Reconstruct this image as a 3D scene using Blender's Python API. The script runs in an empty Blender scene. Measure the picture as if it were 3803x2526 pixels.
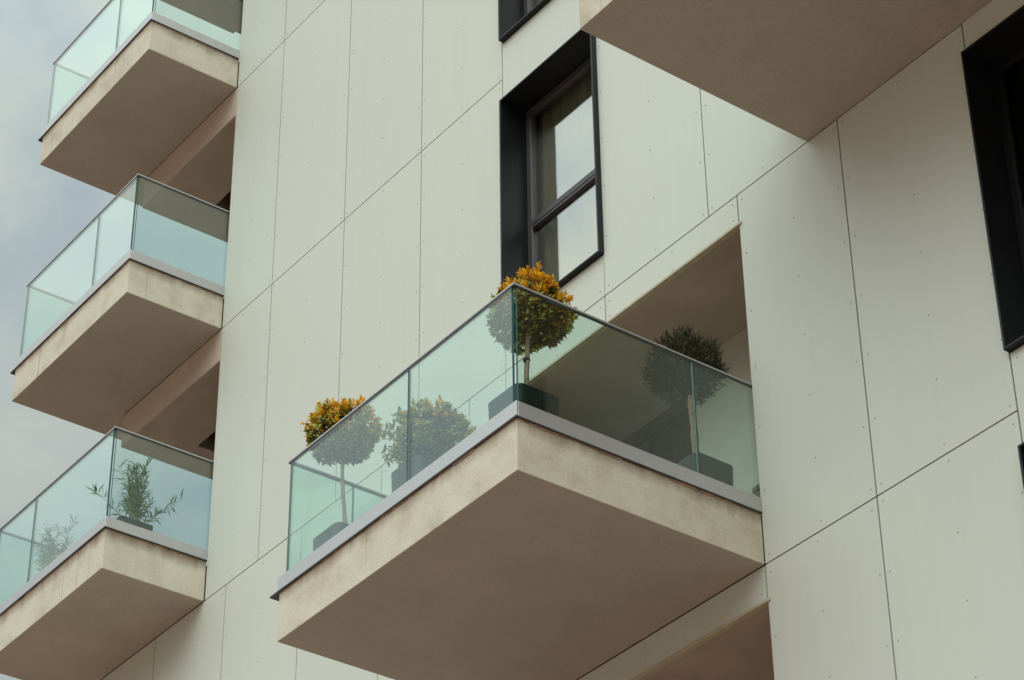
import bpy, math, random
from mathutils import Vector, Matrix
random.seed(7)
sc = bpy.context.scene
col = sc.collection
R = math.radians

# ------------------------------------------------------------------ materials
def new_mat(name):
    m = bpy.data.materials.new(name); m.use_nodes = True
    nt = m.node_tree; nt.nodes.clear()
    out = nt.nodes.new('ShaderNodeOutputMaterial')
    return m, nt, out
def nd(nt, t, **kw):
    n = nt.nodes.new(t)
    for k, v in kw.items():
        if k in n.inputs: n.inputs[k].default_value = v
        else: setattr(n, k, v)
    return n
def L(nt, a, ao, b, bi): nt.links.new(a.outputs[ao], b.inputs[bi])
def rgba(c): return (c[0], c[1], c[2], 1.0)
def ramp(nt, stops):
    r = nt.nodes.new('ShaderNodeValToRGB')
    e = r.color_ramp.elements
    while len(e) < len(stops): e.new(0.5)
    for k, (p, c) in enumerate(stops):
        e[k].position = p; e[k].color = rgba(c)
    return r
def mixc(nt, kind='MIX'):
    m = nt.nodes.new('ShaderNodeMix'); m.data_type = 'RGBA'; m.blend_type = kind
    return m                     # inputs 0 factor, 6 A, 7 B ; output 2

def simple(name, c, rough=.5, metal=0.0, noise=.0, nscale=6.0, bump=0.0, bscale=200.0, spec=.5):
    m, nt, out = new_mat(name)
    p = nd(nt, 'ShaderNodeBsdfPrincipled', Roughness=rough, Metallic=metal)
    p.inputs['Specular IOR Level'].default_value = spec
    p.inputs['Base Color'].default_value = rgba(c)
    g = nd(nt, 'ShaderNodeNewGeometry')
    if noise:
        n = nd(nt, 'ShaderNodeTexNoise', Scale=nscale, Detail=5.0); L(nt, g, 'Position', n, 'Vector')
        r = ramp(nt, [(.3, [v*(1-noise) for v in c]), (.7, [min(1, v*(1+noise)) for v in c])])
        L(nt, n, 'Fac', r, 'Fac'); L(nt, r, 'Color', p, 'Base Color')
    if bump:
        n2 = nd(nt, 'ShaderNodeTexNoise', Scale=bscale, Detail=3.0); L(nt, g, 'Position', n2, 'Vector')
        b = nd(nt, 'ShaderNodeBump', Strength=bump, Distance=.004); L(nt, n2, 'Fac', b, 'Height'); L(nt, b, 'Normal', p, 'Normal')
    L(nt, p, 'BSDF', out, 'Surface')
    return m

def panel_material():
    m, nt, out = new_mat('fibre_cement')
    p = nd(nt, 'ShaderNodeBsdfPrincipled', Roughness=.55)
    p.inputs['Specular IOR Level'].default_value = .35
    g = nd(nt, 'ShaderNodeNewGeometry')
    mp = nd(nt, 'ShaderNodeMapping'); mp.inputs['Scale'].default_value = (1.0, 1.0, .35)
    L(nt, g, 'Position', mp, 'Vector')
    n = nd(nt, 'ShaderNodeTexNoise', Scale=1.3, Detail=6.0, Roughness=.6); L(nt, mp, 'Vector', n, 'Vector')
    r = ramp(nt, [(.3, PANEL_A), (.7, PANEL_B)]); L(nt, n, 'Fac', r, 'Fac')
    # fine vertical rain marks
    mp2 = nd(nt, 'ShaderNodeMapping'); mp2.inputs['Scale'].default_value = (14, 14, .55)
    L(nt, g, 'Position', mp2, 'Vector')
    n2 = nd(nt, 'ShaderNodeTexNoise', Scale=1.0, Detail=4.0); L(nt, mp2, 'Vector', n2, 'Vector')
    r2 = ramp(nt, [(.45, (1, 1, 1)), (.8, (.982, .982, .978))]); L(nt, n2, 'Fac', r2, 'Fac')
    mu = mixc(nt, 'MULTIPLY'); mu.inputs[0].default_value = 1.0
    L(nt, r, 'Color', mu, 6); L(nt, r2, 'Color', mu, 7)
    # every panel a slightly different tone
    oi = nd(nt, 'ShaderNodeObjectInfo')
    r3 = ramp(nt, [(0, (.965, .96, .965)), (.5, (1, 1, 1)), (1, (1.0, .985, .955))]); L(nt, oi, 'Random', r3, 'Fac')
    mu2 = mixc(nt, 'MULTIPLY'); mu2.inputs[0].default_value = 1.0
    L(nt, mu, 2, mu2, 6); L(nt, r3, 'Color', mu2, 7)
    # speckles of dirt
    n4 = nd(nt, 'ShaderNodeTexNoise', Scale=38.0, Detail=2.0); L(nt, g, 'Position', n4, 'Vector')
    r4 = ramp(nt, [(.74, (1, 1, 1)), (.8, (.86, .84, .8))]); L(nt, n4, 'Fac', r4, 'Fac')
    mu3 = mixc(nt, 'MULTIPLY'); mu3.inputs[0].default_value = 1.0
    L(nt, mu2, 2, mu3, 6); L(nt, r4, 'Color', mu3, 7)
    L(nt, mu3, 2, p, 'Base Color')
    n3 = nd(nt, 'ShaderNodeTexNoise', Scale=60.0, Detail=4.0); L(nt, g, 'Position', n3, 'Vector')
    b = nd(nt, 'ShaderNodeBump', Strength=.06, Distance=.004); L(nt, n3, 'Fac', b, 'Height'); L(nt, b, 'Normal', p, 'Normal')
    L(nt, p, 'BSDF', out, 'Surface')
    return m

def stucco_material():
    # painted render of the balcony slabs; object z = 0 at the soffit, 0.38 at the flashing
    m, nt, out = new_mat('slab_render')
    p = nd(nt, 'ShaderNodeBsdfPrincipled', Roughness=.85)
    p.inputs['Specular IOR Level'].default_value = .2
    tc = nd(nt, 'ShaderNodeTexCoord'); g = nd(nt, 'ShaderNodeNewGeometry')
    n = nd(nt, 'ShaderNodeTexNoise', Scale=3.2, Detail=7.0, Roughness=.62); L(nt, g, 'Position', n, 'Vector')
    r = ramp(nt, [(.3, STUCCO_A), (.5, STUCCO_B), (.72, STUCCO_C)]); L(nt, n, 'Fac', r, 'Fac')
    # trowel swirls
    nw = nd(nt, 'ShaderNodeTexNoise', Scale=11.0, Detail=4.0, Distortion=1.6); L(nt, g, 'Position', nw, 'Vector')
    rw = ramp(nt, [(.5, (1, 1, 1)), (.56, (.91, .885, .83)), (.6, (1, 1, 1))]); L(nt, nw, 'Fac', rw, 'Fac')
    mw = mixc(nt, 'MULTIPLY'); mw.inputs[0].default_value = .55
    L(nt, r, 'Color', mw, 6); L(nt, rw, 'Color', mw, 7)
    # pores
    np_ = nd(nt, 'ShaderNodeTexNoise', Scale=95.0, Detail=2.0); L(nt, g, 'Position', np_, 'Vector')
    rp = ramp(nt, [(.36, (.80, .77, .72)), (.5, (1, 1, 1))]); L(nt, np_, 'Fac', rp, 'Fac')
    mp_ = mixc(nt, 'MULTIPLY'); mp_.inputs[0].default_value = .4
    L(nt, mw, 2, mp_, 6); L(nt, rp, 'Color', mp_, 7)
    # rust-brown seepage hanging down from the flashing, uneven along the edge
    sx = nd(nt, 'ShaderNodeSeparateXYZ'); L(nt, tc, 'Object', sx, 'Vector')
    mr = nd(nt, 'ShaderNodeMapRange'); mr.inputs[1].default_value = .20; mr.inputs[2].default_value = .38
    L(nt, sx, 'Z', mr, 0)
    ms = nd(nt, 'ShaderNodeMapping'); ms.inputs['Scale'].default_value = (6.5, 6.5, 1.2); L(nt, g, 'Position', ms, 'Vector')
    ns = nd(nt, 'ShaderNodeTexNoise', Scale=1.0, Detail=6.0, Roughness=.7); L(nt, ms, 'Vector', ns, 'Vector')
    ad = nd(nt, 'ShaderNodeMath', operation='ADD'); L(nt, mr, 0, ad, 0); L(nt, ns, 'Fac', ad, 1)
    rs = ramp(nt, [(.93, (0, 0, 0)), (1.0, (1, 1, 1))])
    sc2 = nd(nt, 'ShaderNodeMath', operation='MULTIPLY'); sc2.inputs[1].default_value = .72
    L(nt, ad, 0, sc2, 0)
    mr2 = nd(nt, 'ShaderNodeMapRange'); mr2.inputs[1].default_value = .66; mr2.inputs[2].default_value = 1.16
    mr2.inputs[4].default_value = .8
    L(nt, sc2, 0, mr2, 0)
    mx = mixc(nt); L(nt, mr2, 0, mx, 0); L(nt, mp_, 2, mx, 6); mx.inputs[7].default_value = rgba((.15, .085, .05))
    # thin drip lines over the whole height of the upright faces
    mv = nd(nt, 'ShaderNodeMapping'); mv.inputs['Scale'].default_value = (13.0, 13.0, .10); L(nt, g, 'Position', mv, 'Vector')
    nv = nd(nt, 'ShaderNodeTexNoise', Scale=1.0, Detail=5.0, Roughness=.65); L(nt, mv, 'Vector', nv, 'Vector')
    rv = ramp(nt, [(.63, (0, 0, 0)), (.68, (1, 1, 1))]); L(nt, nv, 'Fac', rv, 'Fac')
    sn = nd(nt, 'ShaderNodeSeparateXYZ'); L(nt, g, 'Normal', sn, 'Vector')
    ab = nd(nt, 'ShaderNodeMath', operation='ABSOLUTE'); L(nt, sn, 'Z', ab, 0)
    up = nd(nt, 'ShaderNodeMath', operation='LESS_THAN'); up.inputs[1].default_value = .5; L(nt, ab, 0, up, 0)
    m1 = nd(nt, 'ShaderNodeMath', operation='MULTIPLY'); L(nt, rv, 'Color', m1, 0); L(nt, up, 0, m1, 1)
    m2 = nd(nt, 'ShaderNodeMath', operation='MULTIPLY'); m2.inputs[1].default_value = .55; L(nt, m1, 0, m2, 0)
    mx2 = mixc(nt); L(nt, m2, 0, mx2, 0); L(nt, mx, 2, mx2, 6); mx2.inputs[7].default_value = rgba((.26, .18, .11))
    # downward faces browner: soffit shade and warm bounce put into the colour
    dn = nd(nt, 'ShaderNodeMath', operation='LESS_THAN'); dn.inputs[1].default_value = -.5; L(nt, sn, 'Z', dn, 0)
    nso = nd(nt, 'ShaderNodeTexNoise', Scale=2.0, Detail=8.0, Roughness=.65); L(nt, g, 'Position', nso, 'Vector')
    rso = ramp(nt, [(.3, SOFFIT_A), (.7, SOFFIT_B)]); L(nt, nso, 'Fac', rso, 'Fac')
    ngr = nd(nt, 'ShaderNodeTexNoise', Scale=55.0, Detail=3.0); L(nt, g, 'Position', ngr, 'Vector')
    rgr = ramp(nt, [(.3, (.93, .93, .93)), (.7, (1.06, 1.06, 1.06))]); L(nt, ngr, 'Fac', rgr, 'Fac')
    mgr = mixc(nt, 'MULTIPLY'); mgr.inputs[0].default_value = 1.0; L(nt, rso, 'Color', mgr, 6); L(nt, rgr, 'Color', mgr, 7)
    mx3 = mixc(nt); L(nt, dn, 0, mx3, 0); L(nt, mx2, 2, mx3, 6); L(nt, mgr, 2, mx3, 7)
    L(nt, mx3, 2, p, 'Base Color')
    nb = nd(nt, 'ShaderNodeTexNoise', Scale=70.0, Detail=6.0, Roughness=.7); L(nt, g, 'Position', nb, 'Vector')
    b = nd(nt, 'ShaderNodeBump', Strength=.35, Distance=.006); L(nt, nb, 'Fac', b, 'Height')
    b2 = nd(nt, 'ShaderNodeBump', Strength=.22, Distance=.012); L(nt, nw, 'Fac', b2, 'Height'); L(nt, b, 'Normal', b2, 'Normal')
    L(nt, b2, 'Normal', p, 'Normal')
    L(nt, p, 'BSDF', out, 'Surface')
    return m

def glass_material(name, tint, r0=.042, gain=1.0, rough=0.0):
    # both faces of a pane: tinted see-through plus a Schlick reflection that works from either side
    m, nt, out = new_mat(name)
    g = nd(nt, 'ShaderNodeNewGeometry')
    d = nd(nt, 'ShaderNodeVectorMath', operation='DOT_PRODUCT'); L(nt, g, 'Incoming', d, 0); L(nt, g, 'Normal', d, 1)
    a = nd(nt, 'ShaderNodeMath', operation='ABSOLUTE'); L(nt, d, 'Value', a, 0)
    s = nd(nt, 'ShaderNodeMath', operation='SUBTRACT'); s.inputs[0].default_value = 1.0; L(nt, a, 0, s, 1)
    pw = nd(nt, 'ShaderNodeMath', operation='POWER'); pw.inputs[1].default_value = 5.0; L(nt, s, 0, pw, 0)
    ma = nd(nt, 'ShaderNodeMath', operation='MULTIPLY_ADD'); ma.inputs[1].default_value = 1 - r0; ma.inputs[2].default_value = r0
    L(nt, pw, 0, ma, 0)
    mg = nd(nt, 'ShaderNodeMath', operation='MULTIPLY'); mg.inputs[1].default_value = gain; mg.use_clamp = True; L(nt, ma, 0, mg, 0)
    t = nd(nt, 'ShaderNodeBsdfTransparent'); t.inputs[0].default_value = rgba(tint)
    gl = nd(nt, 'ShaderNodeBsdfGlossy', Roughness=rough); gl.inputs[0].default_value = (1, 1, 1, 1)
    mx = nd(nt, 'ShaderNodeMixShader'); L(nt, mg, 0, mx, 0); L(nt, t, 0, mx, 1); L(nt, gl, 0, mx, 2)
    # sparse dried specks
    nsp = nd(nt, 'ShaderNodeTexNoise', Scale=42.0, Detail=3.0); L(nt, g, 'Position', nsp, 'Vector')
    rsp = ramp(nt, [(.755, (0, 0, 0)), (.79, (.35, .35, .35))]); L(nt, nsp, 'Fac', rsp, 'Fac')
    df = nd(nt, 'ShaderNodeBsdfDiffuse'); df.inputs[0].default_value = (.45, .44, .38, 1)
    mx2 = nd(nt, 'ShaderNodeMixShader'); L(nt, rsp, 'Color', mx2, 0); L(nt, mx, 0, mx2, 1); L(nt, df, 0, mx2, 2)
    L(nt, mx2, 0, out, 'Surface')
    return m

def leaf_material(name, c, var=.25, trans=.25):
    m, nt, out = new_mat(name)
    p = nd(nt, 'ShaderNodeBsdfPrincipled', Roughness=.42)
    p.inputs['Specular IOR Level'].default_value = .35
    g = nd(nt, 'ShaderNodeNewGeometry')
    r = ramp(nt, [(0, [v*(1-var) for v in c]), (.6, c), (1, [min(1, v*(1+var)) for v in c])])
    L(nt, g, 'Random Per Island', r, 'Fac'); L(nt, r, 'Color', p, 'Base Color')
    t = nd(nt, 'ShaderNodeBsdfTranslucent'); L(nt, r, 'Color', t, 0)
    mx = nd(nt, 'ShaderNodeMixShader'); mx.inputs[0].default_value = trans
    L(nt, p, 'BSDF', mx, 1); L(nt, t, 0, mx, 2); L(nt, mx, 0, out, 'Surface')
    return m

PANEL_A, PANEL_B = (.620, .648, .585), (.624, .666, .60)
STUCCO_A, STUCCO_B, STUCCO_C = (.525, .47, .37), (.65, .602, .49), (.70, .66, .56)
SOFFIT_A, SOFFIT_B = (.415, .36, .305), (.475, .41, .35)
M = {}
M['panel'] = panel_material()
M['rivet'] = simple('rivet_head', (.48, .49, .46), .5)
M['backing'] = simple('dark_backing', (.035, .028, .024), .9)
M['concrete'] = simple('wall_plaster', (.42, .42, .36), .85, noise=.06)
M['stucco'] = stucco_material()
M['loggia_wall'] = simple('loggia_plaster', (.50, .49, .41), .8, noise=.05, nscale=4, bump=.15)
M['loggia_ceil'] = simple('loggia_ceiling_paint', (.475, .365, .30), .85, noise=.10, nscale=3, bump=.15)
M['beam'] = simple('tan_beam_render', (.56, .455, .375), .85, noise=.05, nscale=3, bump=.15)
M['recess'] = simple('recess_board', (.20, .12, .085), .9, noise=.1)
M['trim'] = simple('cream_trim', (.52, .46, .33), .7, noise=.1, nscale=20)
M['alu'] = simple('anodised_aluminium', (.52, .52, .52), .36, metal=.55, noise=.03, nscale=8)
M['rail'] = simple('rail_aluminium', (.46, .47, .47), .4, metal=.3)
M['flash'] = simple('dark_flashing', (.035, .035, .038), .5, noise=.2, nscale=20)
M['seal'] = simple('brown_sealant', (.30, .18, .115), .9, noise=.5, nscale=14, bump=.5, bscale=60)
M['glass'] = glass_material('green_glass', (.866, .965, .938), .047, 1.4)
M['edge'] = simple('glass_edge', (.035, .12, .12), .15, spec=.6)
M['anth'] = simple('anthracite_metal', (.007, .008, .010), .5, noise=.1, nscale=5, spec=.35)
M['sash'] = simple('sash_metal', (.06, .055, .06), .4, noise=.1, nscale=9)
M['wglass'] = glass_material('coated_window_glass', (.78, .79, .72), .31, 1.0)
M['dglass'] = glass_material('door_glass', (.5, .5, .5), .06, 1.0)
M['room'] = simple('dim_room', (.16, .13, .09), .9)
M['curtain'] = simple('curtain_cloth', (.62, .60, .50), .9, noise=.08, nscale=5)
M['dcurtain'] = simple('dark_curtain', (.09, .08, .065), .9)
M['planter'] = simple('charcoal_planter', (.013, .013, .014), .5, noise=.2, nscale=10)
M['soil'] = simple('soil', (.03, .02, .013), .95, noise=.4, nscale=40)
M['bark'] = simple('pale_bark', (.30, .20, .13), .85, noise=.3, nscale=30, bump=.5, bscale=120)
M['stake'] = simple('bamboo_stake', (.26, .16, .10), .6, noise=.25, nscale=25)
M['tie'] = simple('black_tie', (.012, .012, .012), .6)
M['gold'] = leaf_material('golden_leaf', (.86, .48, .02), .3, .3)
M['lime'] = leaf_material('lime_leaf', (.56, .55, .11), .4, .3)
M['amber'] = leaf_material('amber_leaf', (.58, .31, .02), .4, .25)
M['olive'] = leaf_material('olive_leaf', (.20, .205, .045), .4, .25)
M['shaded'] = leaf_material('shaded_olive_leaf', (.085, .075, .018), .4, .2)  # crown shadow put into the colour of lower and inner leaves
M['copper'] = leaf_material('copper_leaf', (.42, .15, .06), .3, .2)
M['twig'] = simple('twig', (.06, .042, .026), .9)
M['cedar'] = leaf_material('conifer_leaf', (.040, .046, .016), .5, .1)
M['cedar_tip'] = leaf_material('conifer_tip', (.13, .105, .035), .4, .15)
M['bamboo'] = leaf_material('blade_leaf', (.085, .20, .035), .5, .4)
M['cane'] = simple('cane', (.10, .11, .04), .6, noise=.2, nscale=20)
M['wood'] = simple('weathered_wood', (.27, .20, .13), .8, noise=.35, nscale=9, bump=.4, bscale=50)

def ground_material():
    m, nt, out = new_mat('paving')
    p = nd(nt, 'ShaderNodeBsdfPrincipled', Roughness=.9)
    g = nd(nt, 'ShaderNodeNewGeometry')
    b = nd(nt, 'ShaderNodeTexBrick', Scale=2.2); L(nt, g, 'Position', b, 'Vector')
    b.inputs['Color1'].default_value = rgba((.295, .20, .152)); b.inputs['Color2'].default_value = rgba((.26, .172, .13))
    b.inputs['Mortar'].default_value = rgba((.16, .13, .11)); b.inputs['Mortar Size'].default_value = .012
    n = nd(nt, 'ShaderNodeTexNoise', Scale=.5, Detail=6.0); L(nt, g, 'Position', n, 'Vector')
    r = ramp(nt, [(.3, (.85, .85, .85)), (.7, (1.1, 1.1, 1.1))]); L(nt, n, 'Fac', r, 'Fac')
    mu = mixc(nt, 'MULTIPLY'); mu.inputs[0].default_value = 1.0; L(nt, b, 'Color', mu, 6); L(nt, r, 'Color', mu, 7)
    L(nt, mu, 2, p, 'Base Color'); L(nt, p, 'BSDF', out, 'Surface')
    return m
M['ground'] = ground_material()

# ------------------------------------------------------------------ mesh helpers
class MB:
    """collects vertices and faces with a material key per face; build() links ONE mesh object"""
    def __init__(s): s.v = []; s.f = []; s.m = []
    def face(s, idx, m): s.f.append(idx); s.m.append(m)
    def box(s, x0, x1, y0, y1, z0, z1, m, skip=()):
        b = len(s.v)
        for z in (z0, z1):
            for (x, y) in ((x0, y0), (x1, y0), (x1, y1), (x0, y1)): s.v.append((x, y, z))
        F = {'-z': (0, 3, 2, 1), '+z': (4, 5, 6, 7), '-y': (0, 1, 5, 4), '+x': (1, 2, 6, 5), '+y': (2, 3, 7, 6), '-x': (3, 0, 4, 7)}
        for k, q in F.items():
            if k in skip: continue
            s.face(tuple(b+i for i in q), m[k] if isinstance(m, dict) and k in m else (m['*'] if isinstance(m, dict) else m))
    def prism(s, poly, z0, z1, m):
        b = len(s.v); n = len(poly)
        for z in (z0, z1):
            for (x, y) in poly: s.v.append((x, y, z))
        s.face(tuple(b+i for i in range(n))[::-1], m); s.face(tuple(b+n+i for i in range(n)), m)
        for i in range(n):
            j = (i+1) % n; s.face((b+i, b+j, b+n+j, b+n+i), m)
    def tube(s, pts, rad, m, seg=8, cap=True):
        pts = [Vector(p) for p in pts]
        if not isinstance(rad, (list, tuple)): rad = [rad]*len(pts)
        rings = []
        for i, p in enumerate(pts):
            d = (pts[min(i+1, len(pts)-1)] - pts[max(i-1, 0)]).normalized()
            a = d.orthogonal().normalized() if abs(d.z) < .9 else Vector((1, 0, 0)) - d*d.x
            a.normalize(); c = d.cross(a)
            b = len(s.v)
            for k in range(seg):
                t = 2*math.pi*k/seg; s.v.append(tuple(p + a*math.cos(t)*rad[i] + c*math.sin(t)*rad[i]))
            rings.append(b)
        for r0, r1 in zip(rings, rings[1:]):
            for k in range(seg):
                k2 = (k+1) % seg; s.face((r0+k, r0+k2, r1+k2, r1+k), m)
        if cap:
            s.face(tuple(rings[0]+k for k in range(seg))[::-1], m); s.face(tuple(rings[-1]+k for k in range(seg)), m)
    def dome(s, x, y, z, r, h, m, seg=8):       # rivet head, facing -y
        b = len(s.v)
        for rr, hh in ((r, 0), (r*.72, h*.75)):
            for k in range(seg):
                t = 2*math.pi*k/seg; s.v.append((x+rr*math.cos(t), y-hh, z+rr*math.sin(t)))
        s.v.append((x, y-h, z))
        for k in range(seg):
            k2 = (k+1) % seg
            s.face((b+k, b+k2, b+seg+k2, b+seg+k), m); s.face((b+seg+k, b+seg+k2, b+2*seg), m)
    def build(s, name, parent=None, origin=None, smooth=False, bevel=0.0, label=None, bseg=2):
        me = bpy.data.meshes.new(name)
        o0 = Vector(origin) if origin else Vector((0, 0, 0))
        me.from_pydata([tuple(Vector(v)-o0) for v in s.v], [], s.f)
        keys = []
        for k in s.m:
            if k not in keys: keys.append(k)
        for k in keys: me.materials.append(M[k])
        me.polygons.foreach_set('material_index', [keys.index(k) for k in s.m])
        if smooth: me.polygons.foreach_set('use_smooth', [True]*len(me.polygons))
        me.update()
        o = bpy.data.objects.new(name, me); col.objects.link(o)
        o.location = o0
        if parent is not None:
            w = Vector((0, 0, 0)); q = parent
            while q is not None: w += q.location; q = q.parent
            o.parent = parent; o.location = o0 - w
        if bevel:
            b = o.modifiers.new('bevel', 'BEVEL'); b.width = bevel; b.segments = bseg; b.limit_method = 'ANGLE'
        if label: o['label'] = label
        return o

def thing(name, label, cat, loc=(0, 0, 0), group=None):
    o = bpy.data.objects.new(name, None); col.objects.link(o); o.location = loc
    o.empty_display_size = .2
    o['label'] = label; o['category'] = cat
    if group: o['group'] = group
    return o

# ------------------------------------------------------------------ key levels and lines (metres; wall face y = 0, outside is -y)
Z1, Z2, Z3, Z4 = 3.007, 5.982, 9.0, 12.0
XC = -7.292; XE = -9.2
S = dict(a=-8.164, b=-6.931, c=-5.696, d=-4.482, e=-3.25, f=-2.768)
GZ = -9.9

# ground
gb = MB(); gb.box(-400, 400, -400, 400, GZ-.3, GZ, 'ground')
g = gb.build('ground'); g['kind'] = 'structure'

bld = thing('apartment_building', 'pale panel clad apartment building with glass railed balconies and dark window boxes', 'building', (0, 0, GZ))

# --- cladding
G = .006
def rivet_rows(z0, z1):
    h = z1-z0
    if h < .35: return [z0+h*.22, z1-h*.25] if h > .2 else [z0+h*.5]
    n = max(1, round((h-.13)/.49)); return [z0+.065+(h-.13)*k/n for k in range(n+1)]
def clad(x0, x1, z0, z1, rivets=True, g=G):
    b = MB()
    b.box(x0+g, x1-g, 0, .012, z0+g, z1-g, 'panel')
    if rivets:
        w = x1-x0
        cols = [x0+.05, x1-.05] + ([(x0+x1)/2 + random.uniform(-.03, .03)] if w > .75 else [])
        for z in rivet_rows(z0, z1):
            for x in cols:
                b.dome(x+random.uniform(-.006, .006), 0.0, z+random.uniform(-.012, .012), .009, .004, 'rivet')
    b.build('cladding_panel', bld, origin=(x0, 0, z0))

# storey below the main balcony
for x0, x1 in ((XE, S['a']), (S['a'], S['b']), (S['b'], S['c']), (S['c'], S['d']), (S['d'], S['e']), (S['e'], -2.53)):
    clad(x0, x1, -3.0, 0.0)
clad(-2.53, -.008, -.262, 0.0)
clad(-.008, 1.037, -3.0, 0.0); clad(1.037, 2.236, -3.0, 0.0)
clad(2.236, 3.48, -.264, .407)
clad(3.48, 4.7, -3.0, 0.0); clad(4.7, 5.9, -3.0, 0.0)
# storey of the main balcony
for x0, x1 in ((XE, S['a']), (S['a'], S['b']), (S['b'], S['c']), (S['c'], S['d']), (S['d'], S['e']), (S['e'], S['f'])):
    clad(x0, x1, 0.0, Z1)
clad(S['f'], -2.53, 0.0, 2.74, g=.004)
clad(S['f'], -1.519, 2.746, Z1); clad(-1.519, -.008, 2.746, Z1)
clad(-.008, 1.037, 0.0, Z1); clad(1.037, 2.236, 0.0, Z1)
clad(2.236, 3.48, 2.742, 3.40)
clad(3.48, 4.7, 0.0, Z1); clad(4.7, 5.9, 0.0, Z1)
# upper storeys
for z0, z1, wz in ((Z1, Z2, (3.395, 5.718)), (Z2, Z3, (6.378, 8.70)), (Z3, Z4, (9.39, 11.7))):
    for x0, x1 in ((XC-.008, -6.403), (-6.403, -5.178), (-5.178, -3.959), (-3.959, -2.765)):
        clad(x0, x1, z0, z1)
    for x0, x1 in ((-1.519, -.319), (-.319, .90), (.90, 2.236), (3.48, 4.7), (4.7, 5.9)):
        clad(x0, x1, z0, z1)
clad(-2.765, -1.515, Z1, 3.395); clad(-2.765, -1.515, 5.718, 6.378); clad(-2.765, -1.515, 8.70, 9.39); clad(-2.765, -1.515, 11.7, Z4)
clad(2.236, 3.48, 3.40, Z2); clad(2.236, 3.48, Z2, Z3); clad(2.236, 3.48, Z3, Z4)
# left bay lintels
for z in (Z2, Z3, Z4):
    b = MB(); b.box(XE+.002, XC-.012, -.001, .012, z-.359, z-.003, 'beam'); b.build('lintel', bld, origin=(XE, 0, z-.359), bevel=.003)

# --- load bearing wall behind the panels, with the openings left free
holes = [(-2.744, -1.511, 3.395, 5.718), (-2.744, -1.511, 6.378, 8.70), (-2.744, -1.511, 9.39, 11.7),
         (2.236, 3.47, .407, 2.742), (2.236, 3.47, -2.6, -.264),
         (-2.53, 0.0, .38, 2.746), (-2.53, 0.0, -2.62, -.262),
         (XE, XC, Z1+.38, Z2-.359), (XE, XC, Z2+.38, Z3-.359), (XE, XC, Z3+.38, Z4-.359)]
xs = sorted({XE+.01, XC, 6.0} | {h[0] for h in holes} | {h[1] for h in holes})
xs = [x for x in xs if x != XE]
zs = sorted({-3.0, Z4} | {h[2] for h in holes} | {h[3] for h in holes})
wb = MB()
for x0, x1 in zip(xs, xs[1:]):
    run = None
    for z0, z1 in zip(zs, zs[1:]):
        cx, cz = (x0+x1)/2, (z0+z1)/2
        solid = not any(h[0] < cx < h[1] and h[2] < cz < h[3] for h in holes)
        if solid:
            if run is None: run = [z0, z1]
            else: run[1] = z1
        if (not solid) and run: wb.box(x0, x1, .014, .20, run[0], run[1], 'backing'); run = None
    if run: wb.box(x0, x1, .014, .20, run[0], run[1], 'backing')
wb.build('wall', bld, origin=(0, .014, -3))
lw = MB(); lw.box(XE, 6.0, .004, .5, GZ, -3.002, 'concrete'); lw.build('base_wall', bld, origin=(0, .004, GZ))
# floors and rooms behind
core = MB(); core.box(XE+.01, 6.0, 1.36, 9.0, GZ+.01, Z4+.5, 'concrete'); core.box(XC+.02, 6.0, .21, 1.35, Z4-.25, Z4+.5, 'concrete')
core.box(5.8, 6.0, .21, 1.35, GZ+.02, Z4-.26, 'concrete')
core.build('rear_block', bld, origin=(0, 1.36, GZ))
st = MB(); st.box(XC+.005, XC+.16, .21, 1.34, Z1-.5, Z4-.26, 'loggia_wall'); st.build('bay_side_wall', bld, origin=(XC, .21, Z1))

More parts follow.
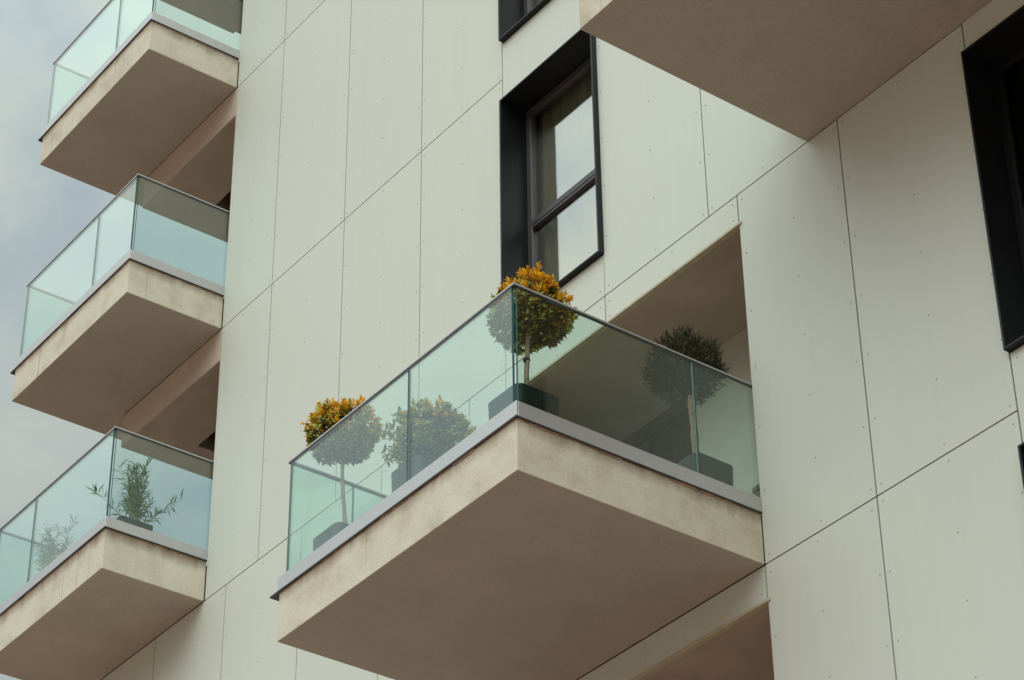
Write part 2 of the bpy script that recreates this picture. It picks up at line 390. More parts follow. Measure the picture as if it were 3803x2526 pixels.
# --- main loggia and the one below
def loggia(zf, zc, bench=False):
    b = MB(); b.box(-3.9, .62, .202, 1.30, zc-.022, zc+.15, 'loggia_ceil'); b.box(-2.528, -.002, .0312, .2018, zc-.022, zc-.0165, 'loggia_ceil'); b.build('loggia_ceiling', bld, origin=(-1, .2, zc))
    b = MB(); b.box(-3.9, .62, .202, 1.30, zf-.15, zf, 'loggia_wall'); b.build('loggia_floor', bld, origin=(-1, .2, zf))
    b = MB()
    b.box(-1.55, .62, .87, 1.30, zf+.001, zc-.023, 'loggia_wall')
    b.box(.5, .62, .202, .869, zf+.001, zc-.023, 'loggia_wall')
    b.build('loggia_wall', bld, origin=(-1, .87, zf))
    b = MB(); b.box(-3.9, -3.7, .202, 1.30, zf+.001, zc-.023, 'loggia_wall'); b.build('loggia_wall', bld, origin=(-3.8, .87, zf))
    d = MB()
    x0, x1 = -3.69, -1.552; zd = zc-.0235
    d.box(x0, x0+.07, 1.10, 1.16, zf+.002, zd, 'sash'); d.box(x1-.07, x1, 1.10, 1.16, zf+.002, zd, 'sash'); d.box(-2.66, -2.58, 1.10, 1.16, zf+.09, zd-.10, 'sash')
    d.box(x0+.07, x1-.07, 1.10, 1.16, zd-.10, zd, 'sash'); d.box(x0+.07, x1-.07, 1.10, 1.16, zf+.002, zf+.09, 'sash')
    df = d.build('balcony_door', bld, origin=(x0, 1.10, zf), bevel=.003)
    for u, v in ((x0+.0705, -2.6605), (-2.5795, x1-.0705)):
        e = MB(); e.box(u, v, 1.125, 1.135, zf+.0905, zd-.1005, 'dglass'); e.build('pane', df, origin=(u, 1.125, zf))
    cb = MB(); n = 60
    for i in range(n+1):
        x = -2.5+.9*i/n; y = 1.24+.025*math.sin(i*.95)+.01*math.sin(i*2.2)
        cb.v.append((x, y, zf+.05)); cb.v.append((x, y, zd-.03))
    for i in range(n): cb.face((2*i, 2*i+2, 2*i+3, 2*i+1), 'dcurtain')
    cb.build('curtain', df, origin=(-2.5, 1.24, zf), smooth=True)
    h = MB(); h.tube([(x1-.035, 1.098, zf+1.0), (x1-.035, 1.055, zf+1.0), (x1-.15, 1.055, zf+1.0)], .010, 'alu', 8); h.build('handle', df, origin=(x1, 1.05, zf+1))
    t = MB(); t.box(-2.53, .022, -.014, .031, zc-.026, zc-.003, 'trim'); t.build('lintel_trim', bld, origin=(-1, 0, zc), bevel=.003)
loggia(.40, 2.762); loggia(-2.60, -.248)

# --- left corner bays: flat ceiling level with the lintel, a dark recess at the back, window wall
for k, z in enumerate((Z2, Z3, Z4)):
    zf = (Z1, Z2, Z3)[k]+.40
    zl = z-.361
    b = MB()
    n0 = len(b.v)
    outer = [(XE+.002, .001), (XC-.002, .001), (XC-.002, .61), (-8.74, .61), (-8.74, 1.34), (XE+.002, 1.34)]
    b.prism(outer, zl-.013, zl, 'loggia_ceil'); b.build('loggia_ceiling', bld, origin=(XE, 0, zl))
    b = MB()
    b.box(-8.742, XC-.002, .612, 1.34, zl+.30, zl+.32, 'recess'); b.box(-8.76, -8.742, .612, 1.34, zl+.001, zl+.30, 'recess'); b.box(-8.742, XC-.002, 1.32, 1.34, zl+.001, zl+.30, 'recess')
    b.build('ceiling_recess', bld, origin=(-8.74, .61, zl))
    b = MB(); b.box(XE, XE+.098, .203, 1.35, zl+.001, z-.01, 'loggia_wall'); b.build('end_lintel', bld, origin=(XE, .2, z))
    b = MB(); b.box(XE+.11, XC-.002, 1.345, 1.358, zf, zl-.014, 'anth'); b.build('window_wall', bld, origin=(XE, 1.34, zf))

# --- balconies
def balcony(name_label, xl, xr, d, zs, zf0, zf1, zg, gxl, gxr, gy, fj, sj, lj, wrap=None, over_l=.10, xe=None, ye=.07):
    """slab with fascia, flashing, sealant bead, handrail and separate glass panes"""
    top = zs+zf0-.012
    yb = 0.0 if wrap is None else wrap
    m = MB()
    def outline(off_l, off_r, off_f, back=0.0):
        p = [(xl-off_l, -d-off_f), (xr+off_r, -d-off_f), (xr+off_r, -.001)]
        if wrap is None: p += [(xl-off_l, -.001)]
        else: p += [(xe-.002, -.001), (xe-.002, wrap), (xl-off_l, wrap)]
        return p
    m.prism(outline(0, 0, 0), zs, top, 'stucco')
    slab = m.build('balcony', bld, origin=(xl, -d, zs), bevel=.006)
    if name_label: slab['label'] = name_label
    f = MB(); f.prism(outline(over_l, .012, .014), top, top+.012, 'flash'); f.build('drip_flashing', slab, origin=(xl, -d, top))
    f = MB(); z0, z1 = top+.012, zs+zf1
    f.box(xl-.012, xr+.012, -d-.010, -d+.004, z0, z1, 'alu')
    f.box(xr-.002, xr+.012, -d+.0045, -.003, z0, z1, 'alu')
    f.box(xl-.012, xl+.002, -d+.0045, (-.003 if wrap is None else wrap), z0, z1, 'alu')
    f.build('fascia', slab, origin=(xl, -d, z0), bevel=.0015, bseg=1)
    # floor build-up behind the fascia
    f = MB()
    fl = zs+.40
    f.box(xl+.004, xr-.004, -d+.006, -.003, top+.012, max(fl, top+.02), 'loggia_wall')
    if wrap: f.box(xl+.004, xe-.004, 0.0, wrap-.01, top+.012, max(fl, top+.02), 'loggia_wall')
    f.build('floor_screed', slab, origin=(xl, -d, top))
    # ragged bead of sealant under the flashing
    s_ = MB()
    def bead(p0, p1, nrm):
        p0 = Vector(p0); p1 = Vector(p1); nrm = Vector(nrm); n = int((p1-p0).length/.025)
        b0 = len(s_.v); run = 0; h = .012; pr = .006
        rnd = random.Random(hash((round(p0.x, 2), round(p0.y, 2), round(zs, 1))) & 0xffff)
        for i in range(n+1):
            if run <= 0: run = rnd.randint(3, 11); h = rnd.choice((.002, .004, .007, .011, .015)); pr = rnd.uniform(.002, .007)
            run -= 1
            hh = max(.0015, h + rnd.uniform(-.002, .002)); q = p0 + (p1-p0)*(i/n)
            for off, dz in ((0, 0), (pr+.001, -.001), (pr, -hh*.8), (0, -hh)):
                v = q + nrm*off; s_.v.append((v.x, v.y, top-.0005+dz))
        for i in range(n):
            a = b0+4*i
            for k in range(3): s_.face((a+k, a+4+k, a+5+k, a+1+k), 'seal')
    bead((xl, -d, 0), (xr, -d, 0), (0, -1, 0)); bead((xr, -d, 0), (xr, -.01, 0), (1, 0, 0))
    s_.build('sealant_bead', slab, origin=(xl, -d, top))
    # glass
    gt = zs+zg-.014; g0 = zs+zf1-.045; T = .0085
    EM = {'*': 'edge', '-y': 'glass', '+y': 'glass'}; EX = {'*': 'edge', '-x': 'glass', '+x': 'glass'}
    ys = gy
    xsf = [gxl+.012] + fj + [gxr-.014]
    for a, b in zip(xsf, xsf[1:]):
        q = MB(); q.box(a+.003, b-.003, ys-T, ys+T, g0, gt, EM); q.build('glass_panel', slab, origin=(a, ys, g0))
    for gx, joints, y1 in ((gxr, sj, ye), (gxl, lj, -.012 if wrap is None else wrap)):
        if gx is None: continue
        ysd = [ys+T+.004] + joints + [y1]
        for a, b in zip(ysd, ysd[1:]):
            q = MB(); q.box(gx-T, gx+T, a+.003, b-.003, g0, gt, EX); q.build('glass_panel', slab, origin=(gx, a, g0))
    h = MB(); w = .0125
    h.box(gxl-w, gxr+w, ys-w, ys+w, gt-.004, gt+.011, 'rail')
    h.box(gxr-w, gxr+w, ys+w+.0003, ye, gt-.004, gt+.011, 'rail')
    h.box(gxl-w, gxl+w, ys+w+.0003, (-.004 if wrap is None else wrap), gt-.004, gt+.011, 'rail')
    h.build('handrail', slab, origin=(gxl, ys, gt), bevel=.003)
    h = MB(); w = .011  # dark strip standing in for the shaded underside of the handrail
    h.box(gxl-w, gxr+w, ys-w, ys+w, gt-.010, gt-.0042, 'flash')
    h.box(gxr-w, gxr+w, ys+w+.0003, ye, gt-.010, gt-.0042, 'flash')
    h.box(gxl-w, gxl+w, ys+w+.0003, (-.004 if wrap is None else wrap), gt-.010, gt-.0042, 'flash')
    h.build('rail_shade_strip', slab, origin=(gxl, ys, gt))
    return slab
B_main = balcony('large middle balcony with potted ball trees behind its glass', -2.72, -.007, 1.991, 0.0, .388, .497, 1.408,
                 -2.652, -.022, -1.986, [-1.189], [-.512], [-1.458])
lab = ['lowest left balcony with blade leaved plants in pots', 'middle left balcony with empty glass railing', 'top left balcony cut by the upper picture edge']
for k, (z, zfa, zgk, j) in enumerate(((Z1, .03, 1.485, [-8.824]), (Z2, 0.0, 1.43, [-8.089]), (Z3, 0.0, 1.416, [-8.089]))):
    balcony(lab[k], -9.619, -7.308, 1.039, z, .388+zfa, .492+zfa, zgk, -9.588, -7.322, -1.020, j, [], [], wrap=1.2, over_l=.085, xe=XE)
balcony(None, -9.619, -7.308, 1.039, Z4, .388, .492, 1.416, -9.588, -7.322, -1.020, [-8.089], [], [], wrap=1.2, over_l=.085, xe=XE)
balcony('balcony overhead at the upper right seen from below', .733, 5.2, 1.99, Z1, .388, .492, 1.386, .80, 5.13, -1.986, [2.0, 3.4], [-.512], [-1.458], ye=-.012)

# --- windows
def window(x0, x1, z0, z1, curtain=True, dark=False):
    SA = 'anth' if dark else 'sash'; PG = 'dglass' if dark else 'wglass'  # dark: deep shade put into a blacker sash and glass
    t = .018; p = -.05; q = .285
    m = MB()
    m.box(x0, x0+t, p, q, z0, z1, 'anth'); m.box(x1-t, x1, p, q, z0, z1, 'anth')
    m.box(x0+t, x1-t, p, q, z1-t, z1, 'anth'); m.box(x0+t, x1-t, p, q, z0, z0+t, 'anth')
    w = m.build('window', bld, origin=(x0, 0, z0), bevel=.002, bseg=1)
    a, b, c, d = x0+t, x1-t, z0+t, z1-t; fw = .068; zm = z0+1.085
    s_ = MB(); y0, y1 = .215, .283
    s_.box(a, a+fw, y0, y1, c, d, SA); s_.box(b-fw, b, y0, y1, c, d, SA)
    s_.box(a+fw, b-fw, y0, y1, d-fw, d, SA); s_.box(a+fw, b-fw, y0, y1, c, c+fw, SA)
    s_.box(a+fw, b-fw, y0, y1, zm-.045, zm+.045, SA); s_.box(a+fw, b-fw, y0-.008, y0, zm-.045, zm-.02, SA); s_.box(a+fw, b-fw, y0-.008, y0, zm-.012, zm+.045, SA)
    s_.box(a+fw-.012, a+fw, y0-.006, y0, c+.03, d-.03, SA)
    s_.build('sash_frame', w, origin=(a, y0, c), bevel=.003, bseg=1)
    for u, v in ((c+fw, zm-.045), (zm+.045, d-fw)):
        g_ = MB(); g_.box(a+fw, b-fw, .240, .246, u, v, PG); g_.build('pane', w, origin=(a, .24, u))
    # room behind, lined
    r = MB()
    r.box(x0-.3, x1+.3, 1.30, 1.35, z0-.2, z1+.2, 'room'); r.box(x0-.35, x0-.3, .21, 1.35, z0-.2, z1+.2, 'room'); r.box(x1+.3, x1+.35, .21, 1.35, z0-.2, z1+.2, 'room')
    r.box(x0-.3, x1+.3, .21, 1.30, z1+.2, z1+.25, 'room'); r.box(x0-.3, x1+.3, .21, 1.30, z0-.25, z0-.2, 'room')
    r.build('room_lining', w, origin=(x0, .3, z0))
    if curtain:
        cb = MB(); n = 90; b0 = len(cb.v)
        for i in range(n+1):
            x = a+.02 + (b-a-.04)*i/n; y = .335+.022*math.sin(i*.62)+.010*math.sin(i*1.7+1)
            cb.v.append((x, y, c-.05)); cb.v.append((x, y, d+.05))
        for i in range(n): cb.face((b0+2*i, b0+2*i+2, b0+2*i+3, b0+2*i+1), 'curtain')
        cb.build('curtain', w, origin=(a, .4, c), smooth=True)
    return w
window(-2.752, -1.506, 3.395, 5.718); window(-2.752, -1.506, 6.378, 8.70); window(-2.752, -1.506, 9.39, 11.7)
window(2.236, 3.475, .407, 2.742, False, True); window(2.236, 3.475, -2.6, -.264, False, True)

# ------------------------------------------------------------------ plants
def rand_dir(rnd):
    while True:
        v = Vector((rnd.uniform(-1, 1), rnd.uniform(-1, 1), rnd.uniform(-1, 1)))
        if .1 < v.length < 1: return v.normalized()
def leaf(b, base, d, up, ln, wd, m, fold=.25, bend=.15):
    d = d.normalized(); s = d.cross(up)
    if s.length < 1e-3: s = d.orthogonal()
    s.normalize(); n = s.cross(d).normalized()
    i = len(b.v)
    mid = base + d*ln*.55 - n*ln*bend*.2; tip = base + d*ln - n*ln*bend
    q = base + d*ln*.28
    for v in (base, q + s*wd*.36 + n*wd*fold*.6, mid + s*wd*.5 + n*wd*fold, tip, mid - s*wd*.5 + n*wd*fold, q - s*wd*.36 + n*wd*fold*.6, mid): b.v.append(tuple(v))
    for f in ((i, i+1, i+6), (i+1, i+2, i+6), (i+2, i+3, i+6), (i+3, i+4, i+6), (i+4, i+5, i+6), (i+5, i, i+6)): b.face(f, m)

def planter_part(root, x0, x1, y0, y1, z0, z1, r=.055, taper=.94):
    cx, cy = (x0+x1)/2, (y0+y1)/2; hx, hy = (x1-x0)/2, (y1-y0)/2
    def loop(sx, groove=True):
        pts = []
        n = 9
        def edge(p, q_):
            p = Vector(p); q_ = Vector(q_); out = []
            d = (q_-p).normalized(); nr = Vector((d.y, -d.x))
            for k in range(n):
                for t, g in ((k/n, 0), ((k+.86)/n, 0), ((k+.90)/n, 1), ((k+.96)/n, 1)):
                    w = p+(q_-p)*t - nr*(.0035*g if groove else 0); out.append((w.x, w.y))
            return out
        def arc(ax, ay, a0):
            return [(ax+r*math.cos(a0+math.pi/2*k/7), ay+r*math.sin(a0+math.pi/2*k/7)) for k in range(8)]
        X0, X1, Y0, Y1 = cx-hx, cx+hx, cy-hy, cy+hy
        pts += edge((X0+r, Y0), (X1-r, Y0)) + arc(X1-r, Y0+r, -math.pi/2)
        pts += edge((X1, Y0+r), (X1, Y1-r)) + arc(X1-r, Y1-r, 0)
        pts += edge((X1-r, Y1), (X0+r, Y1)) + arc(X0+r, Y1-r, math.pi/2)
        pts += edge((X0, Y1-r), (X0, Y0+r)) + arc(X0+r, Y0+r, math.pi)
        return [(cx+(x-cx)*sx, cy+(y-cy)*sx) for x, y in pts]
    b = MB(); rings = []
    for z, sx, gr in ((z0, taper, True), (z1-.022, .995, True), (z1-.018, 1.0, False), (z1, 1.0, False), (z1, .93, False), (z1-.04, .92, False)):
        i = len(b.v); pts = loop(sx, gr); n = len(pts)
        for x, y in pts: b.v.append((x, y, z))
        rings.append((i, n))
    for (i, n), (j, _) in zip(rings, rings[1:]):
        for k in range(n):
            k2 = (k+1) % n; b.face((i+k, i+k2, j+k2, j+k), 'planter')
    b.face(tuple(rings[0][0]+k for k in range(rings[0][1]))[::-1], 'planter')
    b.build('planter', root, origin=(cx, cy, z0))
    s_ = MB(); i = len(s_.v)
    for x, y in loop(.925, False): s_.v.append((x, y, z1-.03))
    s_.face(tuple(range(len(s_.v))), 'soil'); s_.build('soil', root, origin=(cx, cy, z1-.03))

def crown_ball(root, c, rx, rz, seed, n_ros=330, gold_top=True, spread=None, golden=1.0):
    rnd = random.Random(seed); c = Vector(c); b = MB()
    lumps = [(rand_dir(rnd), rnd.uniform(-.13, .10)) for _ in range(30)]
    for i in range(n_ros):
        d = rand_dir(rnd); k = 1.0
        for l, a in lumps:
            t = d.dot(l)
            if t > .80: k += a*(t-.80)/.20
        depth = rnd.random()
        rr = k*(1.0 - .16*depth**2 if i < n_ros*.72 else rnd.uniform(.35, .8))
        if rnd.random() < .12 and d.z > -.3: rr *= rnd.uniform(1.04, 1.19)
        p = c + Vector((d.x*rx*rr, d.y*rx*rr, d.z*rz*rr))
        if d.z < -.75: p.z += .03
        ax = (d*1.0 + Vector((0, 0, .55)) + rand_dir(rnd)*.45).normalized()
        high = d.z + rnd.uniform(-.45, .45)
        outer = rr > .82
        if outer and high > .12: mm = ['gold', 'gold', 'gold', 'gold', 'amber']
        elif outer and high > -.35: mm = ['lime', 'lime', 'olive', 'amber', 'shaded']
        elif outer: mm = ['olive', 'shaded', 'shaded', 'lime']
        else: mm = ['shaded', 'shaded', 'olive', 'amber']
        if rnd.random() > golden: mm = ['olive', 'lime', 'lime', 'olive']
        nl = rnd.randint(7, 10)
        o1 = ax.orthogonal().normalized(); o2 = ax.cross(o1); ph = rnd.uniform(0, 6.28)
        # short shoot
        b.tube([p-ax*.05, p+ax*.012], [.0022, .0016], 'twig', 4, cap=False)
        for q in range(nl):
            t = ph + q*2.4; up = q/nl
            e = (o1*math.cos(t)+o2*math.sin(t))
            dd = (e*(1.05-.75*up) + ax*(.25+.9*up) + rand_dir(rnd)*.22)
            m_ = rnd.choice(mm)
            if rnd.random() < .012: m_ = 'copper'
            leaf(b, p - ax*.035*(1-up) , dd, ax, rnd.uniform(.032, .050), rnd.uniform(.017, .025), m_, .22, rnd.uniform(.0, .3))
    # twiggy frame inside
    for i in range(26):
        d = rand_dir(rnd); b.tube([c+Vector((0, 0, -rz*.7)), c+Vector((d.x*rx*.4, d.y*rx*.4, d.z*rz*.4)), c+Vector((d.x*rx*.85, d.y*rx*.85, d.z*rz*.85))], [.005, .004, .002], 'twig', 5)
    b.build('crown', root, origin=c)

def wavy_trunk(root, pts, rad, m='bark', name='trunk'):
    b = MB(); P = [Vector(p) for p in pts]; out = []; rs = []
    n = 14; rnd = random.Random(int(abs(P[0].x)*1000))
    for i in range(n+1):
        t = i/n*(len(P)-1); k = min(int(t), len(P)-2); q = P[k].lerp(P[k+1], t-k)
        out.append(q + Vector((rnd.uniform(-1, 1), rnd.uniform(-1, 1), 0))*.0025); rs.append(rad*(1+rnd.uniform(-.12, .16))*(1.12-.22*i/n))
    b.tube(out, rs, m, 10); return b.build(name, root, origin=P[0], smooth=True)

FL = .401
# corner ball tree
t = thing('ball_tree', 'golden leaved ball tree on twin stems at the glass corner of the middle balcony', 'potted plant', (-.30, -1.71, FL), 'clipped plants in charcoal planters')
planter_part(t, -.478, -.125, -1.888, -1.535, FL, .752)
wavy_trunk(t, [(-.262, -1.72, .72), (-.280, -1.695, .95), (-.305, -1.66, 1.36)], .0125)
b = MB(); b.tube([(-.295, -1.70, .72), (-.306, -1.685, 1.0), (-.325, -1.65, 1.40)], .0125, 'stake', 8); b.build('stake', t, origin=(-.295, -1.7, .72), smooth=True)
b = MB()
for z, x, y in ((.80, -.283, -1.703), (1.075, -.297, -1.685)):
    b = MB(); b.tube([(x, y, z), (x, y, z+.006), (x, y, z+.016), (x, y, z+.022)], [.022, .025, .025, .022], 'tie', 12); b.build('tree_tie', t, origin=(x, y, z))
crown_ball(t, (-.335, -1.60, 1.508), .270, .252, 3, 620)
# left ball tree
t = thing('ball_tree', 'golden ball tree on one thin pale stem, leftmost on the middle balcony', 'potted plant', (-2.385, -1.68, FL), 'clipped plants in charcoal planters')
planter_part(t, -2.562, -2.209, -1.86, -1.507, FL, .752)
wavy_trunk(t, [(-2.345, -1.70, .72), (-2.39, -1.695, .95), (-2.43, -1.69, 1.18), (-2.455, -1.685, 1.45)], .0145)
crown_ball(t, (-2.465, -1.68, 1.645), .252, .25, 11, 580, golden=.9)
# low shrub
t = thing('rounded_shrub', 'low bushy golden green shrub filling its planter in the middle of the balcony front', 'potted plant', (-1.355, -1.735, FL), 'clipped plants in charcoal planters')
planter_part(t, -1.532, -1.179, -1.912, -1.559, FL, .752)
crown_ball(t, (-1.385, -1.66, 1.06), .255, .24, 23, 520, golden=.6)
rnd = random.Random(5); b = MB()
for (dx, dz) in ((-.47, .27), (-.45, .08), (-.34, .31)):
    e = Vector((-1.43+dx, -1.66, 1.10+dz)); b.tube([(-1.36, -1.735, .74), (-1.39+dx*.5, -1.69, .93+dz*.5), tuple(e)], [.006, .004, .002], 'twig', 5)
    for q in range(30):
        dd = rand_dir(rnd)+Vector((dx*.6, 0, .4)); leaf(b, e+rand_dir(rnd)*.045, dd, Vector((0, 0, 1)), rnd.uniform(.045, .065), .024, rnd.choice(['olive', 'lime', 'olive', 'olive']), .2, .2)
b.build('branch', t, origin=(-1.36, -1.735, .74))
# conifer
t = thing('conifer_ball_tree', 'dark green conifer clipped to a ball on a short trunk beside the panel wall', 'potted plant', (-.28, -.275, FL), 'clipped plants in charcoal planters')
planter_part(t, -.455, -.105, -.45, -.10, FL, .752)
wavy_trunk(t, [(-.293, -.275, .72), (-.302, -.275, 1.0), (-.318, -.275, 1.36)], .024)
def conifer(root, c, r, seed):
    rnd = random.Random(seed); c = Vector(c); b = MB()
    for i in range(1500):
        d = rand_dir(rnd)
        if d.z < -.8: continue
        k = rnd.uniform(.55, 1.0) if i > 520 else rnd.uniform(.82, 1.0)
        k *= 1+.06*math.sin(d.x*7+1)*math.sin(d.y*6)
        p = c + Vector((d.x, d.y, d.z*.94))*r*k
        ax = (d + Vector((0, 0, .5)) + rand_dir(rnd)*.75).normalized()
        ln = rnd.uniform(.045, .085) if rnd.random() > .05 else rnd.uniform(.09, .13)
        n = int(ln/.0065); side = ax.orthogonal().normalized(); s2 = ax.cross(side); st = p - ax*ln*.7
        b.tube([st, st+ax*ln], [.0022, .0012], 'cedar', 4, cap=False)
        for q in range(n):
            u = q/n; t_ = q*2.2
            e = (side*math.cos(t_)+s2*math.sin(t_)) + ax*1.1
            m_ = 'cedar_tip' if (u > .55 and rnd.random() < .55) else 'cedar'
            w = .0042; base = st+ax*ln*u; e.normalize(); sd = e.cross(ax).normalized() if e.cross(ax).length > 1e-4 else side
            l2 = rnd.uniform(.014, .026)*(1.2-.5*u); i0 = len(b.v)
            for v in (base-sd*w*.5, base+sd*w*.5, base+e*l2*.6+sd*w*.6, base+e*l2, base+e*l2*.6-sd*w*.6): b.v.append(tuple(v))
            b.face((i0, i0+1, i0+2, i0+3, i0+4), m_)
    for i in range(40):
        d = rand_dir(rnd); b.tube([c+Vector((0, 0, -r*.8)), c+d*r*.45, c+d*r*.9], [.007, .005, .002], 'twig', 5)
    b.build('crown', root, origin=c)
conifer(t, (-.37, -.275, 1.615), .288, 4)

# blade leaved plants on the lowest left balcony
def blade_plant(label, cx, cy, zf, ztop_pot, pot, canes, seed, grp):
    t = thing('bamboo_plant', label, 'potted plant', (cx, cy, zf), grp)
    planter_part(t, cx-pot[0]/2, cx+pot[0]/2, cy-pot[1]/2, cy+pot[1]/2, zf, ztop_pot, .02)
    rnd = random.Random(seed); cb = MB(); lb = MB()
    for (bx, by), (tx, ty, tz), n, ln in canes:
        p0 = Vector((cx+bx, cy+by, ztop_pot-.03)); p2 = Vector((cx+tx, cy+ty, ztop_pot+tz)); p1 = p0.lerp(p2, .5)+Vector((0, 0, .06 if abs(ty)+abs(tx) > .25 else 0))
        pts = []
        for i in range(9):
            u = i/8; pts.append(p0*(1-u)**2+p1*2*u*(1-u)+p2*u*u)
        cb.tube(pts, [.004*(1.1-.8*i/8) for i in range(9)], 'cane', 6)
        for k in range(n):
            u = rnd.uniform(.22, 1.0); i = min(int(u*8), 7); q = pts[i].lerp(pts[i+1], u*8-i); ax = (pts[i+1]-pts[i]).normalized()
            e = rand_dir(rnd); e = (e - ax*e.dot(ax)).normalized()*rnd.uniform(.6, 1.1) + ax*rnd.uniform(.2, 1.1) + Vector((0, 0, rnd.uniform(-.2, .45)))
            leaf(lb, q, e, Vector((0, 0, 1)), rnd.uniform(.07, .12)*ln, rnd.uniform(.010, .0155), 'bamboo', .2, rnd.uniform(.0, .45))
    cb.build('cane', t, origin=(cx, cy, ztop_pot)); lb.build('foliage', t, origin=(cx, cy, ztop_pot))
zf = Z1+.432
rnd = random.Random(2)
cn = [((rnd.uniform(-.05, .05), rnd.uniform(-.06, .05)), (rnd.uniform(-.13, .13), rnd.uniform(-.15, .12), rnd.uniform(.26, .70)), 24, 1.2) for _ in range(17)]
cn += [((.02, .08), (.06, .44, .37), 30, 1.15), ((.0, -.05), (-.02, -.42, .22), 26, 1.2), ((.02, .05), (.08, .24, .16), 22, .95), ((0, 0), (.05, .10, .22), 20, .9), ((0, 0.02), (.03, .16, .27), 18, .9)]
blade_plant('blade leaved plant with arching shoots at the corner of the lowest left balcony', -7.47, -.69, zf, 3.648, (.17, .34), cn, 8, 'blade leaved plants on the lowest left balcony')
cn = [((rnd.uniform(-.05, .05), rnd.uniform(-.05, .05)), (rnd.uniform(-.14, .14), rnd.uniform(-.12, .12), rnd.uniform(.28, .60)), 36, .95) for _ in range(15)]
cn += [((-.06, 0), (-.34, -.02, .12), 22, .9), ((-.06, 0), (-.30, .02, .02), 18, .9), ((.05, 0), (.30, .0, .22), 18, .9)]
blade_plant('green blade leaved plant, smaller and farther left on the lowest left balcony', -8.80, -.80, zf, 3.648, (.30, .17), cn, 9, 'blade leaved plants on the lowest left balcony')

# bench in the loggia
t = thing('wooden_bench', 'weathered tan wooden bench in the recess beside the panel wall', 'bench', (0.0, .45, FL))
for y in (.30, .415, .53):
    b = MB(); b.box(-.40, .46, y, y+.10, .835, .875, 'wood'); b.build('seat_board', t, origin=(-.4, y, .84), bevel=.004)
b = MB(); b.box(-.38, .44, .305, .325, .765, .834, 'wood'); b.box(-.38, .44, .605, .625, .765, .834, 'wood'); b.build('apron', t, origin=(-.38, .3, .765), bevel=.003)
for x in (-.36, .37):
    for y in (.33, .555):
        b = MB(); b.box(x, x+.05, y, y+.05, FL+.001, .834, 'wood'); b.build('leg', t, origin=(x, y, FL), bevel=.004)

# ------------------------------------------------------------------ sky, sun
SUN = Vector((.25, -.55, .80)).normalized()
w = bpy.data.worlds.new("World"); sc.world = w; w.use_nodes = True
nt = w.node_tree; nt.nodes.clear()
out = nt.nodes.new('ShaderNodeOutputWorld')
sky = nt.nodes.new('ShaderNodeTexSky'); sky.sky_type = 'NISHITA'; sky.sun_disc = False
sky.sun_elevation = math.asin(SUN.z); sky.sun_rotation = math.atan2(SUN.x, SUN.y)
bg1 = nd(nt, 'ShaderNodeBackground', Strength=.05); L(nt, sky, 'Color', bg1, 'Color')
tc = nd(nt, 'ShaderNodeTexCoord')
# cloud deck: brighter towards the hidden sun, darker towards the horizon
dp = nd(nt, 'ShaderNodeVectorMath', operation='DOT_PRODUCT'); L(nt, tc, 'Generated', dp, 0); dp.inputs[1].default_value = Vector((.42, -.64, .65)).normalized()
lum = nd(nt, 'ShaderNodeMapRange'); lum.inputs[1].default_value = -.1; lum.inputs[2].default_value = 1.0; lum.inputs[3].default_value = .81; lum.inputs[4].default_value = 2.7
L(nt, dp, 'Value', lum, 0)
sz = nd(nt, 'ShaderNodeSeparateXYZ'); L(nt, tc, 'Generated', sz, 'Vector')
el = nd(nt, 'ShaderNodeMapRange'); el.inputs[1].default_value = 0; el.inputs[2].default_value = 1; el.inputs[3].default_value = .18; el.inputs[4].default_value = 1.0
L(nt, sz, 'Z', el, 0)
ml = nd(nt, 'ShaderNodeMath', operation='MULTIPLY'); L(nt, lum, 0, ml, 0); L(nt, el, 0, ml, 1)
mp = nd(nt, 'ShaderNodeMapping'); mp.inputs['Scale'].default_value = (1.0, 1.0, 1.7); mp.inputs['Location'].default_value = (3.3, 1.9, .5); L(nt, tc, 'Generated', mp, 'Vector')
n1 = nd(nt, 'ShaderNodeTexNoise', Scale=5.5, Detail=7.0, Roughness=.55, Distortion=.35); L(nt, mp, 'Vector', n1, 'Vector')
r1 = ramp(nt, [(.36, (.71, .85, .96)), (.46, (.87, 1.02, 1.05)), (.56, (1.07, 1.18, 1.09)), (.66, (1.21, 1.29, 1.16))]); L(nt, n1, 'Fac', r1, 'Fac')
vm = nd(nt, 'ShaderNodeVectorMath', operation='SCALE'); hz = nd(nt, 'ShaderNodeMapRange'); hz.inputs[1].default_value = .02; hz.inputs[2].default_value = .38; L(nt, sz, 'Z', hz, 0)
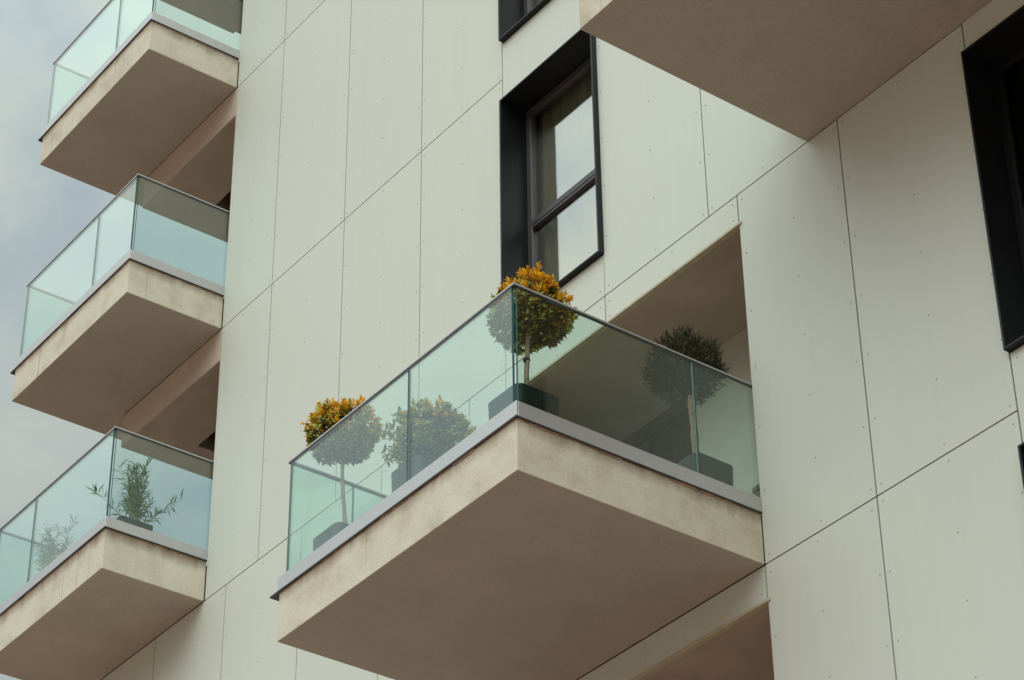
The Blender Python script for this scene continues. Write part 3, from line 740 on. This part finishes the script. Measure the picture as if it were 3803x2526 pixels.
hc = ramp(nt, [(0, (.55, .33, .24)), (1, (1, 1, 1))]); L(nt, hz, 0, hc, 'Fac')
hm = mixc(nt, 'MULTIPLY'); hm.inputs[0].default_value = 1.0; L(nt, r1, 'Color', hm, 6); L(nt, hc, 'Color', hm, 7)
L(nt, hm, 2, vm, 0); L(nt, ml, 0, vm, 'Scale')
bg2 = nd(nt, 'ShaderNodeBackground', Strength=1.0); L(nt, vm, 0, bg2, 'Color')
mx = nd(nt, 'ShaderNodeMixShader'); mx.inputs[0].default_value = .9
L(nt, bg1, 0, mx, 1); L(nt, bg2, 0, mx, 2); L(nt, mx, 0, out, 'Surface')
ld = bpy.data.lights.new('sun', 'SUN'); ld.energy = 1.05; ld.angle = R(75); ld.color = (1.0, .975, .88)
lo = bpy.data.objects.new('sun', ld); col.objects.link(lo); lo.rotation_euler = (-SUN).to_track_quat('-Z', 'Y').to_euler(); lo.location = SUN*40

# ------------------------------------------------------------------ camera
def camera():
    a, b, c = R(52.93578083), R(34.61882084), R(-.76577059)
    f = Vector((-math.cos(b)*math.sin(a), math.cos(b)*math.cos(a), math.sin(b)))
    r = Vector((math.cos(a), math.sin(a), 0)); u = r.cross(f)
    r2 = r*math.cos(c)+u*math.sin(c); u2 = -r*math.sin(c)+u*math.cos(c)
    cd = bpy.data.cameras.new('camera'); co = bpy.data.objects.new('camera', cd); col.objects.link(co)
    mw = Matrix(((r2.x, u2.x, -f.x), (r2.y, u2.y, -f.y), (r2.z, u2.z, -f.z))).to_4x4()
    mw.translation = Vector((10.62311111, -10.04795828, -8.25162556)); co.matrix_world = mw
    cd.sensor_width = 36.0; cd.sensor_fit = 'HORIZONTAL'; cd.lens = 9600.893524916715/3803*36.0
    cd.clip_start = .1; cd.clip_end = 2000
    sc.camera = co
camera()
sc.view_settings.view_transform = 'Standard'; sc.view_settings.look = 'None'; sc.view_settings.gamma = 1.0; sc.view_settings.exposure = 0.0
sc.cycles.max_bounces = 16; sc.cycles.transparent_max_bounces = 24; sc.cycles.diffuse_bounces = 6
